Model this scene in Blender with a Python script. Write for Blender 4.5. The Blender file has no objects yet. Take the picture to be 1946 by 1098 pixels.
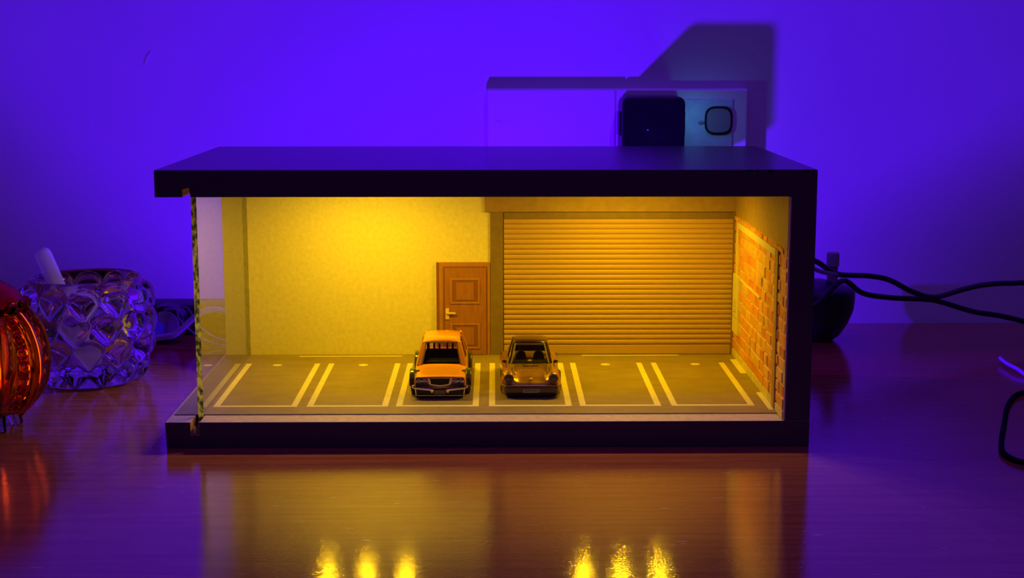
import bpy, bmesh, math, random
from mathutils import Vector, Matrix
random.seed(7)
S = 0.001            # everything below is written in millimetres
C = bpy.context.scene.collection
scene = bpy.context.scene

# ------------------------------------------------------------------ camera
F_PX = 2810.0
pitch = math.atan((549 - 87) / F_PX)
yaw = math.atan(33 / F_PX * math.cos(pitch))
cam_data = bpy.data.cameras.new('camera')
cam = bpy.data.objects.new('camera', cam_data); C.objects.link(cam)
cam.location = (0, 0, 0.19345)
cam.rotation_euler = (math.pi / 2 - pitch, 0, -yaw)
cam_data.sensor_fit = 'HORIZONTAL'; cam_data.sensor_width = 36.0
cam_data.lens = F_PX * 36.0 / 1946.0
cam_data.clip_start = 0.01; cam_data.clip_end = 20
scene.camera = cam

# ------------------------------------------------------------------ world, lights, exposure
world = bpy.data.worlds.new('dim_room'); scene.world = world; world.use_nodes = True
bg = world.node_tree.nodes['Background']
bg.inputs[0].default_value = (0.30, 0.12, 0.60, 1); bg.inputs[1].default_value = 0.018

VIOLET = (0.085, 0.0004, 1.0)
AMBER = (1.0, 0.58, 0.0)
VIOLET_POWER = 0.5
AMBER_POWER = 0.045
ROOM_POWER = 0.38

def area(name, loc, direction, size, power, color, falloff=None, spread=180, shape='DISK', size_y=None):
    d = bpy.data.lights.new(name, 'AREA'); d.shape = shape; d.size = size
    if size_y: d.size_y = size_y
    d.energy = power; d.color = color; d.spread = math.radians(spread)
    if falloff:
        d.use_nodes = True
        nt = d.node_tree; em = nt.nodes['Emission']
        fo = nt.nodes.new('ShaderNodeLightFalloff'); fo.inputs['Strength'].default_value = falloff[1]
        nt.links.new(fo.outputs[falloff[0]], em.inputs['Strength'])
    o = bpy.data.objects.new(name, d); C.objects.link(o)
    o.location = loc
    o.rotation_euler = Vector(direction).to_track_quat('-Z', 'Y').to_euler()
    return o

vd = bpy.data.lights.new('violet_led_light', 'POINT'); vd.energy = VIOLET_POWER; vd.color = VIOLET; vd.shadow_soft_size = 0.0045
vd.use_nodes = True
fo = vd.node_tree.nodes.new('ShaderNodeLightFalloff'); fo.inputs['Strength'].default_value = 138.0
vd.node_tree.links.new(fo.outputs['Constant'], vd.node_tree.nodes['Emission'].inputs['Strength'])
vo = bpy.data.objects.new('violet_led_light', vd); C.objects.link(vo); vo.location = (-0.0145, 0.8965, 0.057)
LED_XS = (-95, -73, -51, 50, 71.5, 93)
LED_Y = 800
for lx in LED_XS:
    area('amber_led_light', (lx * S, LED_Y * S, 0.1192), (0, 0, -1), 0.0034, AMBER_POWER, AMBER)
# added violet fill from above, standing in for light bounced off the ceiling
area('violet_ceiling_fill', (0.05, 0.55, 1.25), (0, 0.12, -1), 1.1, 6.0, (0.12, 0.008, 1.0))
area('teal_fill', (0.1295, 0.990, 0.146), (0.6, 0.8, -0.1), 0.004, 0.0018, (0.10, 0.50, 1.0))  # added teal fill beside the charger, tints the switch module
area('room_lamp_light', (0.35, -0.6, 1.25), (-0.35, 1.4, -1.2), 0.022, ROOM_POWER, (1.0, 0.58, 0.16))

scene.view_settings.view_transform = 'Standard'
scene.view_settings.look = 'None'
scene.view_settings.exposure = 0.0
scene.view_settings.gamma = 1.0
scene.view_settings.use_curve_mapping = False
scene.cycles.max_bounces = 14
scene.cycles.transmission_bounces = 12
scene.cycles.transparent_max_bounces = 12
scene.cycles.sample_clamp_indirect = 4.0

# ------------------------------------------------------------------ materials
def mat(name, color, rough=0.5, metal=0.0, spec=0.5, coat=0.0, noise=None, bump=None, trans=0.0, ior=1.45, coat_rough=0.05, sheen=None):
    """noise = (scale, amount, stretch xyz), bump = (scale, strength, distance_mm, stretch xyz)"""
    m = bpy.data.materials.new(name); m.use_nodes = True
    nt = m.node_tree; b = nt.nodes['Principled BSDF']
    b.inputs['Base Color'].default_value = (*color, 1)
    b.inputs['Roughness'].default_value = rough
    b.inputs['Metallic'].default_value = metal
    b.inputs['Specular IOR Level'].default_value = spec
    b.inputs['Coat Weight'].default_value = coat
    b.inputs['Coat Roughness'].default_value = coat_rough
    b.inputs['Transmission Weight'].default_value = trans
    b.inputs['IOR'].default_value = ior
    def coords(stretch):
        tc = nt.nodes.new('ShaderNodeTexCoord'); mp = nt.nodes.new('ShaderNodeMapping')
        mp.inputs['Scale'].default_value = stretch
        nt.links.new(tc.outputs['Object'], mp.inputs['Vector']); return mp.outputs['Vector']
    if noise:
        sc, am, st = noise
        n = nt.nodes.new('ShaderNodeTexNoise'); n.inputs['Scale'].default_value = sc; n.inputs['Detail'].default_value = 6
        nt.links.new(coords(st), n.inputs['Vector'])
        r = nt.nodes.new('ShaderNodeValToRGB')
        lo = tuple(max(0, c * (1 - am)) for c in color); hi = tuple(min(1, c * (1 + am)) for c in color)
        r.color_ramp.elements[0].position = .3; r.color_ramp.elements[1].position = .7
        r.color_ramp.elements[0].color = (*lo, 1); r.color_ramp.elements[1].color = (*hi, 1)
        nt.links.new(n.outputs['Fac'], r.inputs['Fac']); nt.links.new(r.outputs['Color'], b.inputs['Base Color'])
    if bump:
        sc, stg, dist, st = bump
        n = nt.nodes.new('ShaderNodeTexNoise'); n.inputs['Scale'].default_value = sc; n.inputs['Detail'].default_value = 4
        nt.links.new(coords(st), n.inputs['Vector'])
        bp = nt.nodes.new('ShaderNodeBump'); bp.inputs['Strength'].default_value = stg; bp.inputs['Distance'].default_value = dist * S
        nt.links.new(n.outputs['Fac'], bp.inputs['Height'])
        nt.links.new(bp.outputs['Normal'], b.inputs['Normal'])
        if coat: nt.links.new(bp.outputs['Normal'], b.inputs['Coat Normal'])
    return m

def emit_mat(name, color, strength):
    m = bpy.data.materials.new(name); m.use_nodes = True
    nt = m.node_tree; b = nt.nodes['Principled BSDF']
    b.inputs['Base Color'].default_value = (*color, 1)
    b.inputs['Emission Color'].default_value = (*color, 1); b.inputs['Emission Strength'].default_value = strength
    return m

def clear_glass(name, color, rough=0.0, ior=1.5):
    m = bpy.data.materials.new(name); m.use_nodes = True
    nt = m.node_tree; nt.nodes.remove(nt.nodes['Principled BSDF'])
    g = nt.nodes.new('ShaderNodeBsdfGlass'); g.inputs['Color'].default_value = (*color, 1)
    g.inputs['Roughness'].default_value = rough; g.inputs['IOR'].default_value = ior
    nt.links.new(g.outputs[0], nt.nodes['Material Output'].inputs['Surface'])
    return m

def acrylic_mat(name, color):
    """clear sheet: mirror-like by Fresnel on the outer side of each face, clear on the inner side"""
    m = bpy.data.materials.new(name); m.use_nodes = True
    nt = m.node_tree; nt.nodes.remove(nt.nodes['Principled BSDF'])
    tr = nt.nodes.new('ShaderNodeBsdfTransparent'); tr.inputs[0].default_value = (*color, 1)
    gl = nt.nodes.new('ShaderNodeBsdfGlossy'); gl.inputs['Roughness'].default_value = 0.012
    fr = nt.nodes.new('ShaderNodeFresnel'); fr.inputs[0].default_value = 1.72
    geo = nt.nodes.new('ShaderNodeNewGeometry')
    inv = nt.nodes.new('ShaderNodeMath'); inv.operation = 'SUBTRACT'; inv.inputs[0].default_value = 1
    nt.links.new(geo.outputs['Backfacing'], inv.inputs[1])
    mul = nt.nodes.new('ShaderNodeMath'); mul.operation = 'MULTIPLY'
    # both surfaces of the sheet together: 2R / (1 + R)
    up = nt.nodes.new('ShaderNodeMath'); up.operation = 'MULTIPLY'; up.inputs[1].default_value = 2
    dn = nt.nodes.new('ShaderNodeMath'); dn.operation = 'ADD'; dn.inputs[1].default_value = 1
    dv = nt.nodes.new('ShaderNodeMath'); dv.operation = 'DIVIDE'
    nt.links.new(fr.outputs[0], up.inputs[0]); nt.links.new(fr.outputs[0], dn.inputs[0])
    nt.links.new(up.outputs[0], dv.inputs[0]); nt.links.new(dn.outputs[0], dv.inputs[1])
    nt.links.new(dv.outputs[0], mul.inputs[0]); nt.links.new(inv.outputs[0], mul.inputs[1])
    mx = nt.nodes.new('ShaderNodeMixShader')
    nt.links.new(mul.outputs[0], mx.inputs[0]); nt.links.new(tr.outputs[0], mx.inputs[1]); nt.links.new(gl.outputs[0], mx.inputs[2])
    nt.links.new(mx.outputs[0], nt.nodes['Material Output'].inputs['Surface'])
    return m

def edge_mat():
    """sawn, chipped acrylic edge: mottled yellow-green"""
    m = bpy.data.materials.new('sawn_acrylic_edge'); m.use_nodes = True
    nt = m.node_tree; b = nt.nodes['Principled BSDF']
    tc = nt.nodes.new('ShaderNodeTexCoord'); mp = nt.nodes.new('ShaderNodeMapping'); mp.inputs['Scale'].default_value = (600, 100, 330)
    nt.links.new(tc.outputs['Object'], mp.inputs['Vector'])
    n = nt.nodes.new('ShaderNodeTexNoise'); n.inputs['Scale'].default_value = 1.0; n.inputs['Detail'].default_value = 3
    nt.links.new(mp.outputs[0], n.inputs['Vector'])
    r = nt.nodes.new('ShaderNodeValToRGB'); e = r.color_ramp.elements
    e[0].position = .38; e[0].color = (.06, .10, .05, 1); e[1].position = .6; e[1].color = (.80, .90, .25, 1)
    x = e.new(.48); x.color = (.35, .45, .12, 1)
    nt.links.new(n.outputs['Fac'], r.inputs['Fac']); nt.links.new(r.outputs[0], b.inputs['Base Color'])
    b.inputs['Roughness'].default_value = .3
    tl = nt.nodes.new('ShaderNodeBsdfTranslucent'); nt.links.new(r.outputs[0], tl.inputs[0])
    mx = nt.nodes.new('ShaderNodeMixShader'); mx.inputs[0].default_value = .6
    nt.links.new(b.outputs[0], mx.inputs[1]); nt.links.new(tl.outputs[0], mx.inputs[2])
    nt.links.new(mx.outputs[0], nt.nodes['Material Output'].inputs['Surface'])
    return m

def wood_table():
    m = bpy.data.materials.new('dark_lacquered_wood'); m.use_nodes = True
    nt = m.node_tree; b = nt.nodes['Principled BSDF']; L = nt.links
    tc = nt.nodes.new('ShaderNodeTexCoord')
    def mapped(st):
        mp = nt.nodes.new('ShaderNodeMapping'); mp.inputs['Scale'].default_value = st
        L.new(tc.outputs['Object'], mp.inputs['Vector']); return mp.outputs[0]
    n = nt.nodes.new('ShaderNodeTexNoise'); n.inputs['Scale'].default_value = 1; n.inputs['Detail'].default_value = 8; n.inputs['Roughness'].default_value = .65
    L.new(mapped((14, 190, 50)), n.inputs['Vector'])
    r = nt.nodes.new('ShaderNodeValToRGB'); e = r.color_ramp.elements
    e[0].position = .3; e[0].color = (.29, .090, .024, 1); e[1].position = .72; e[1].color = (.46, .165, .045, 1)
    L.new(n.outputs['Fac'], r.inputs['Fac'])
    # pale scratches and specks
    n2 = nt.nodes.new('ShaderNodeTexNoise'); n2.inputs['Scale'].default_value = 1; n2.inputs['Detail'].default_value = 2
    L.new(mapped((90, 420, 50)), n2.inputs['Vector'])
    r2 = nt.nodes.new('ShaderNodeValToRGB'); r2.color_ramp.elements[0].position = .70; r2.color_ramp.elements[1].position = .76
    L.new(n2.outputs['Fac'], r2.inputs['Fac'])
    mx = nt.nodes.new('ShaderNodeMixRGB'); mx.inputs[2].default_value = (.62, .34, .22, 1)
    L.new(r2.outputs[0], mx.inputs[0]); L.new(r.outputs[0], mx.inputs[1]); L.new(mx.outputs[0], b.inputs['Base Color'])
    b.inputs['Roughness'].default_value = .075; b.inputs['Specular IOR Level'].default_value = .5; b.inputs['IOR'].default_value = 2.2
    n3 = nt.nodes.new('ShaderNodeTexNoise'); n3.inputs['Scale'].default_value = 1; n3.inputs['Detail'].default_value = 5
    L.new(mapped((480, 1000, 50)), n3.inputs['Vector'])
    bp = nt.nodes.new('ShaderNodeBump'); bp.inputs['Strength'].default_value = .5; bp.inputs['Distance'].default_value = .00011
    L.new(n3.outputs['Fac'], bp.inputs['Height']); L.new(bp.outputs[0], b.inputs['Normal'])
    return m

M = dict(
    room_wall=mat('painted_wall', (.74, .74, .76), .85, spec=.2, noise=(9, .05, (1, 1, 1)), bump=(260, .25, .3, (1, 1, 1))),
    table=wood_table(),
    black=mat('black_laminate', (.085, .045, .075), .45, spec=.4, bump=(900, .3, .08, (1, 1, 1))),
    roof_top=mat('black_gloss_laminate', (.010, .008, .012), .24, spec=.62, noise=(40, .3, (1, 1, 1)), bump=(180, .25, .15, (.4, 1, 1))),
    raw=mat('raw_board_core', (.50, .33, .17), .9, noise=(700, .35, (1, 1, 1))),
    cream=mat('cream_print', (.80, .76, .60), .62, spec=.35, noise=(420, .07, (1, 1, 1)), bump=(900, .35, .05, (1, 1, 1))),
    asphalt=mat('printed_asphalt', (.29, .225, .17), .45, spec=.45, noise=(70, .12, (1, 1.6, 1)), bump=(800, .25, .04, (1, 1, 1))),
    baseboard_top=mat('grey_board_top', (.66, .55, .46), .5, noise=(300, .12, (1, 1, 1)), bump=(900, .5, .1, (1, 1, 1))),
    line=mat('painted_marking', (.80, .74, .50), .5, noise=(200, .06, (1, 1, 1))),
    fascia=mat('brown_fascia_print', (.36, .24, .15), .6, noise=(260, .10, (1, 1, 1))),
    pillar=mat('dark_brown_print', (.22, .155, .105), .6, noise=(200, .10, (1, 1, 1))),
    slat=mat('tan_slat', (.50, .33, .20), .5, spec=.4),
    slatdark=mat('shadow_brown', (.24, .13, .08), .6),
    door=mat('door_brown', (.36, .15, .07), .5, noise=(120, .10, (6, 1, 1))),
    doorframe=mat('door_frame_brown', (.42, .20, .10), .5, noise=(120, .08, (6, 1, 1))),
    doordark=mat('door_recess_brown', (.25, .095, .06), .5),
    handle=mat('pale_handle', (.80, .66, .45), .4),
    mortar=mat('mortar', (.55, .40, .22), .8, noise=(150, .15, (1, 1, 1))),
    stone=mat('pale_skirting_stone', (.66, .56, .36), .7, noise=(150, .12, (1, 1, 1))),
    pipe=mat('pale_pipe', (.74, .68, .44), .55),
    post=mat('olive_post', (.40, .26, .12), .6, noise=(90, .1, (1, 1, 1))),
    strip=mat('led_strip_board', (.75, .72, .60), .5),
    led=emit_mat('amber_led', (1.0, .62, .03), 60),
    vled=emit_mat('violet_led', (.25, .03, 1.0), 4),
    plastic_white=mat('white_plastic', (.92, .92, .94), .32, spec=.5, noise=(30, .03, (1, 1, 1))),
    plastic_teal_lit=mat('teal_lit_plastic', (.60, .86, .92), .3, noise=(120, .12, (1, 1, 1))),  # white plastic with the teal light mixed into its colour
    plastic_grey=mat('grey_plastic', (.34, .33, .38), .5),
    plastic_black=mat('black_plastic', (.016, .014, .020), .35, spec=.5, noise=(90, .2, (1, 1, 1))),
    rubber=mat('black_rubber', (.018, .016, .020), .6),
    cord=mat('black_cord', (.013, .011, .016), .45),
    cord_lit=mat('pale_cord', (.55, .52, .60), .35),
    cord_grey=mat('grey_cord', (.22, .18, .22), .5),
    glass=clear_glass('clear_glass', (.97, .96, .98), 0.0, 1.5),
    amber_glass=clear_glass('amber_glass', (.99, .66, .36), 0.02, 1.5),
    olive_glass=clear_glass('olive_amber_glass', (.88, .66, .30), 0.03, 1.48),
    red_glass=clear_glass('red_amber_glass', (.97, .42, .28), 0.02, 1.5),
    crystal=clear_glass('foot_crystal', (.96, .95, 1.0), 0.0, 1.55),
    frosted=mat('frosted_plastic', (.94, .93, 1.0), .32, trans=.55, ior=1.1, bump=(500, .2, .05, (1, 1, 1))),
    flame=emit_mat('glowing_light', (1.0, .30, .03), 5),
    wax=mat('red_wax', (.70, .10, .05), .4),
    orange=mat('orange_enamel', (.96, .40, .012), .22, spec=.5, coat=.8, noise=(200, .04, (1, 1, 1))),
    orange_dark=mat('dark_orange_slat', (.40, .05, .02), .4),
    salmon=mat('salmon_panel', (.85, .32, .14), .4),
    chrome=mat('chrome', (.80, .76, .74), .16, metal=1.0),
    bumper_dark=mat('dark_bumper', (.035, .02, .03), .35),
    flare=mat('olive_black_flare', (.065, .070, .018), .18, spec=.7, coat=.5),
    gold=mat('bronze_metallic_paint', (.62, .36, .13), .24, metal=.8, coat=.8, noise=(900, .35, (1, 1, 1))),
    cabin=mat('dark_plum_roof', (.045, .018, .024), .2, coat=.6),
    trim=mat('greygreen_trim', (.30, .27, .17), .4),
    interior=mat('black_interior', (.012, .009, .012), .5),
    tint=None,
    lens=mat('smoked_headlight', (.09, .07, .08), .12, coat=.8),
    plate=mat('number_plate', (.55, .50, .45), .4),
)
M['acrylic'] = acrylic_mat('clear_acrylic', (.93, .95, .90)); M['edge'] = edge_mat()
M['tint'] = acrylic_mat('clear_windscreen', (.88, .88, .80)); M['rear_tint'] = acrylic_mat('orange_rear_glass', (1.0, .86, .70))
BR = [mat('brick_%d' % i, c, .75, noise=(260, .16, (1, 1, 1)), bump=(500, .6, .25, (1, 1, 1)))
      for i, c in enumerate([(.72, .30, .10), (.74, .34, .13), (.66, .34, .13), (.74, .40, .17), (.66, .25, .08), (.72, .44, .20)])]

# ------------------------------------------------------------------ helpers
def newobj(name, bm, material, parent=None, smooth=False, bevel=0.0, seg=2):
    me = bpy.data.meshes.new(name)
    bmesh.ops.recalc_face_normals(bm, faces=bm.faces)
    bm.to_mesh(me); bm.free()
    for mm in (material if isinstance(material, (list, tuple)) else [material]): me.materials.append(mm)
    o = bpy.data.objects.new(name, me); C.objects.link(o)
    if parent:
        o.parent = parent
        # geometry is written in world or thing-local millimetres; parents sit unrotated
        if parent.get('_world'): o.matrix_parent_inverse = Matrix.Identity(4)
    if smooth:
        for p in me.polygons: p.use_smooth = True
    if bevel:
        b = o.modifiers.new('bevel', 'BEVEL'); b.width = bevel * S; b.segments = seg; b.limit_method = 'ANGLE'; b.angle_limit = math.radians(40)
        for p in me.polygons: p.use_smooth = True
        w = o.modifiers.new('wn', 'WEIGHTED_NORMAL'); w.keep_sharp = True
    return o

def bx(bm, x0, x1, y0, y1, z0, z1):
    v = [bm.verts.new((x * S, y * S, z * S)) for x in (x0, x1) for y in (y0, y1) for z in (z0, z1)]
    for f in ((0, 1, 3, 2), (4, 6, 7, 5), (0, 4, 5, 1), (2, 3, 7, 6), (0, 2, 6, 4), (1, 5, 7, 3)):
        bm.faces.new([v[i] for i in f])

def box(name, dims, material, parent=None, bevel=0.0, seg=2):
    bm = bmesh.new(); bx(bm, *dims); return newobj(name, bm, material, parent, bevel=bevel, seg=seg)

def prism(bm, pts, a0, a1, axis='y', mi=0):
    """closed polygon pts extruded from a0 to a1 along axis; pts are (x,z) for y, (y,z) for x, (x,y) for z"""
    def P(p, a):
        if axis == 'y': return (p[0] * S, a * S, p[1] * S)
        if axis == 'x': return (a * S, p[0] * S, p[1] * S)
        return (p[0] * S, p[1] * S, a * S)
    A = [bm.verts.new(P(p, a0)) for p in pts]; B = [bm.verts.new(P(p, a1)) for p in pts]
    n = len(pts); fs = [bm.faces.new(A), bm.faces.new(B[::-1])]
    for i in range(n):
        f = bm.faces.new((A[i], B[i], B[(i + 1) % n], A[(i + 1) % n])); fs.append(f)
    for f in fs: f.material_index = mi
    return fs

def lathe(bm, prof, cx, cy, n=40, disp=None, mi=0):
    """profile [(r, z)] revolved about the vertical axis through cx, cy"""
    rings = []
    for r, z in prof:
        if r < 1e-6: rings.append([bm.verts.new((cx * S, cy * S, z * S))]); continue
        ring = []
        for i in range(n):
            a = 2 * math.pi * i / n
            ring.append(bm.verts.new(((cx + r * math.cos(a)) * S, (cy + r * math.sin(a)) * S, z * S)))
        rings.append(ring)
    for k in range(len(rings) - 1):
        a, b = rings[k], rings[k + 1]
        for i in range(n):
            j = (i + 1) % n
            if len(a) == 1 and len(b) == 1: continue
            if len(a) == 1: f = bm.faces.new((a[0], b[i], b[j]))
            elif len(b) == 1: f = bm.faces.new((a[i], a[j], b[0]))
            else: f = bm.faces.new((a[i], a[j], b[j], b[i]))
            f.material_index = mi

def cyl(bm, p0, p1, r0, r1=None, n=24, caps=True):
    r1 = r0 if r1 is None else r1
    p0, p1 = Vector(p0) * S, Vector(p1) * S
    d = (p1 - p0).normalized(); u = d.orthogonal().normalized(); w = d.cross(u)
    A = [bm.verts.new(p0 + (u * math.cos(t) + w * math.sin(t)) * r0 * S) for t in [2 * math.pi * i / n for i in range(n)]]
    B = [bm.verts.new(p1 + (u * math.cos(t) + w * math.sin(t)) * r1 * S) for t in [2 * math.pi * i / n for i in range(n)]]
    for i in range(n): bm.faces.new((A[i], A[(i + 1) % n], B[(i + 1) % n], B[i]))
    if caps: bm.faces.new(A[::-1]); bm.faces.new(B)

def ball(bm, c, r, sx=1, sy=1, sz=1, n=20):
    m = Matrix.Translation(Vector(c) * S) @ Matrix.Diagonal((r * sx * S, r * sy * S, r * sz * S, 1))
    bmesh.ops.create_uvsphere(bm, u_segments=n, v_segments=n // 2 + 2, radius=1, matrix=m)

def loft(bm, secs, cap=True):
    """secs = list of (y, [(x,z)...]) closed loops of equal length"""
    rings = [[bm.verts.new((x * S, y * S, z * S)) for x, z in pts] for y, pts in secs]
    n = len(rings[0])
    for a, b in zip(rings, rings[1:]):
        for i in range(n): bm.faces.new((a[i], a[(i + 1) % n], b[(i + 1) % n], b[i]))
    if cap: bm.faces.new(rings[0][::-1]); bm.faces.new(rings[-1])

def subsurf(o, lv=2):
    m = o.modifiers.new('sub', 'SUBSURF'); m.levels = lv; m.render_levels = lv
    for p in o.data.polygons: p.use_smooth = True

def cord(name, pts, r, material, parent=None, n=12, step=6):
    """round tube swept along a smooth curve through pts, one mesh"""
    P = [Vector(p) for p in pts]; P = [P[0] * 2 - P[1]] + P + [P[-1] * 2 - P[-2]]
    path = []
    for k in range(1, len(P) - 2):
        a, b, c, d = P[k - 1:k + 3]
        for q in range(step):
            t_ = q / step
            path.append(.5 * ((2 * b) + (c - a) * t_ + (2 * a - 5 * b + 4 * c - d) * t_ ** 2 + (3 * b - a - 3 * c + d) * t_ ** 3))
    path.append(P[-2])
    bm = bmesh.new(); rings = []; u = None
    for k, p in enumerate(path):
        d = (path[min(k + 1, len(path) - 1)] - path[max(k - 1, 0)]).normalized()
        u = d.orthogonal().normalized() if u is None else (u - d * u.dot(d)).normalized()
        w = d.cross(u)
        rings.append([bm.verts.new((p + (u * math.cos(x) + w * math.sin(x)) * r) * S) for x in [2 * math.pi * i / n for i in range(n)]])
    for a, b in zip(rings, rings[1:]):
        for i in range(n): bm.faces.new((a[i], a[(i + 1) % n], b[(i + 1) % n], b[i]))
    bm.faces.new(rings[0][::-1]); bm.faces.new(rings[-1])
    return newobj(name, bm, material, parent, smooth=True)

def thing(name, label, cat, group=None, loc=(0, 0, 0)):
    o = bpy.data.objects.new(name, None); C.objects.link(o)
    o.location = Vector(loc) * S; o['label'] = label; o['category'] = cat; o.empty_display_size = .01
    if group: o['group'] = group
    return o
def tag(o, label, cat, group=None):
    o['label'] = label; o['category'] = cat
    if group: o['group'] = group
    return o
def structure(o): o['kind'] = 'structure'; return o

# ================================================================== the room
structure(box('wall_back', (-1300, 1300, 1028.5, 1130, -780, 1700), M['room_wall']))
t = thing('table', 'dark reddish-brown lacquered wooden table with glossy rippled top', 'table', loc=(0, 600, 0))
def local(o, root):      # geometry authored in world mm, handed to a root that sits elsewhere
    o.parent = root; o.matrix_parent_inverse = Matrix.Translation(root.location).inverted(); return o
local(box('tabletop', (-640, 640, 180, 1027.5, -32, 0), M['table'], bevel=3, seg=3), t)
for sx in (-1, 1):
    for y0 in (230, 940):
        local(box('leg', (sx * 590 - 28, sx * 590 + 28, y0, y0 + 56, -780, -32), M['table'], bevel=3), t)
    local(box('apron', (sx * 590 - 9, sx * 590 + 9, 286, 940, -110, -32), M['table']), t)
structure(box('floor', (-1300, 1300, -900, 1130, -830, -780), mat('dark_floor', (.10, .08, .07), .5, noise=(8, .2, (1, 1, 1)))))

# scratch left on the painted wall
sc = thing('wall_scuff', 'small pale scuff on the painted wall, high on the left', 'scuff')
sc_bm = bmesh.new()
prism(sc_bm, [(-240.4, 180.8), (-239.5, 181.6), (-236.6, 186.6), (-234.8, 189.6), (-236.0, 189.3), (-238.6, 186.2)], 1028.1, 1028.6, 'y')
local(newobj('plaster_nick', sc_bm, M['room_wall']), sc)

# ================================================================== socket plate and charger on the wall
sp = thing('wall_socket_plate', 'wide white plastic socket plate on the wall behind the garage roof', 'socket', loc=(84, 1028, 60))
local(box('housing', (-6, 174, 1020, 1028.4, 88, 164.6), M['plastic_white'], bevel=2, seg=3), sp)
local(box('cover', (-4.9, 82.4, 1018, 1020.5, 89, 163.8), M['plastic_white'], bevel=.8), sp)
local(box('cover', (83.6, 173, 1018, 1020.5, 89, 163.8), M['plastic_white'], bevel=.8), sp)
md = local(box('switch_module', (93, 163, 1016.8, 1018.4, 96, 157.4), M['plastic_teal_lit'], bevel=.6), sp)
bm = bmesh.new(); ring = []
def squircle(cx, cz, a, n=48, p=3.2):
    out = []
    for i in range(n):
        t_ = 2 * math.pi * i / n; c, s = math.cos(t_), math.sin(t_)
        out.append((cx + a * math.copysign(abs(c) ** (2 / p), c), cz + a * math.copysign(abs(s) ** (2 / p), s)))
    return out
o1, o2 = squircle(153.3, 143, 9.6), squircle(153.3, 143, 8.5)
A = [bm.verts.new((x * S, 1.0155, z * S)) for x, z in o1]; B = [bm.verts.new((x * S, 1.0155, z * S)) for x, z in o2]
A2 = [bm.verts.new((x * S, 1.0172, z * S)) for x, z in o1]; B2 = [bm.verts.new((x * S, 1.0172, z * S)) for x, z in o2]
for i in range(48):
    j = (i + 1) % 48
    bm.faces.new((A[i], A[j], B[j], B[i])); bm.faces.new((A[i], A2[i], A2[j], A[j])); bm.faces.new((B[i], B[j], B2[j], B2[i]))
local(newobj('round_switch_rim', bm, M['plastic_black']), sp)
bm = bmesh.new(); prism(bm, squircle(153.3, 143, 8.4), 1016.0, 1017.2, 'y'); local(newobj('round_switch', bm, M['plastic_grey'], bevel=.4), sp)
bm = bmesh.new(); ball(bm, (141.5, 1016.8, 141.5), 1.5, 1.5, .6, 1); local(newobj('switch_nub', bm, M['plastic_grey'], smooth=True), sp)
bm = bmesh.new(); lathe_pts = []
cyl(bm, (2.4, 1018.2, 140.2), (2.4, 1017.2, 140.2), 2.6, 2.3, 28); local(newobj('screw_cap', bm, M['plastic_white'], bevel=.3), sp)
bm = bmesh.new(); prism(bm, [(141, 100), (158, 100), (158, 118), (141, 118)], 1016.2, 1017.2, 'y'); local(newobj('usb_socket', bm, M['plastic_grey'], bevel=.3), sp)
bm = bmesh.new(); ball(bm, (127.9, 1016.6, 152), .9, 1, .6, 1, 12)
local(newobj('indicator_light', bm, emit_mat('red_indicator', (1, .03, .02), .35), smooth=True), sp)

ch = thing('charger', 'square black plug-in charger standing out from the wall plate', 'charger', loc=(105, 1000, 108))
bm = bmesh.new()
def rrect(x0, x1, z0, z1, r, n=6):
    out = []
    for cx, cz, a0 in ((x1 - r, z1 - r, 0), (x0 + r, z1 - r, 90), (x0 + r, z0 + r, 180), (x1 - r, z0 + r, 270)):
        for i in range(n + 1):
            a = math.radians(a0 + 90 * i / n); out.append((cx + r * math.cos(a), cz + r * math.sin(a)))
    return out
prism(bm, rrect(84.4, 126.4, 110, 160.2, 5), 985, 1016.6, 'y')
local(newobj('charger_body', bm, M['plastic_black'], bevel=1.6, seg=3), ch)
local(box('side_grip', (82.9, 84.8, 992, 1008, 134, 150), M['plastic_black'], bevel=.7), ch)
local(box('side_grip', (126, 127.4, 992, 1008, 134, 150), M['plastic_black'], bevel=.6), ch)
bm = bmesh.new(); cyl(bm, (101.6, 985.2, 138.3), (101.6, 984.8, 138.3), .45, n=12); local(newobj('status_light', bm, emit_mat('violet_pinpoint', (.4, .25, 1), .15)), ch)
cord('charging_cable', [(0, 0, 0), (0, 0, -10), (4, -8, -60), (10, -10, -90), (40, -20, -105.6), (70, -30, -105.6)], 1.6, M['cord'], ch)

# ================================================================== the toy garage
g = thing('toy_garage', 'open-fronted toy parking garage with black roof and base, lit amber inside', 'toy garage', loc=(0, 780, 0))
def gp(o, parent=None): return local(o, parent or g)
def sub(o, parent):      # sub-part under a part that itself carries world-mm geometry
    o.parent = parent; return o

# base board: black edges, printed top, groove on the left for the clear sheet
GX0, GX1 = -148.2, -143.9
bm = bmesh.new()
prof = [(-160.5, 0.2), (-160.5, 13), (GX0, 13), (GX0, 6.6), (GX1, 6.6), (GX1, 13), (153.3, 13), (153.3, 0)]
prof = [(-160, 0), (-160.5, 13), (GX0, 13), (GX0, 6.6), (GX1, 6.6), (GX1, 13), (153.4, 13), (153.4, 0)]
fs = prism(bm, prof, 700, 867, 'y')
for f in bm.faces:
    zs = [v.co.z for v in f.verts]; xs = [v.co.x for v in f.verts]
    if min(zs) > .0129: f.material_index = 1
    elif max(xs) < -.1435 and min(xs) > -.1485: f.material_index = 2
    elif max(xs) < -.1435 and min(xs) > -.149 and min(zs) > .006: f.material_index = 2
base = gp(newobj('base_board', bm, [M['black'], M['baseboard_top'], M['raw']], bevel=.35, seg=2))
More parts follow.
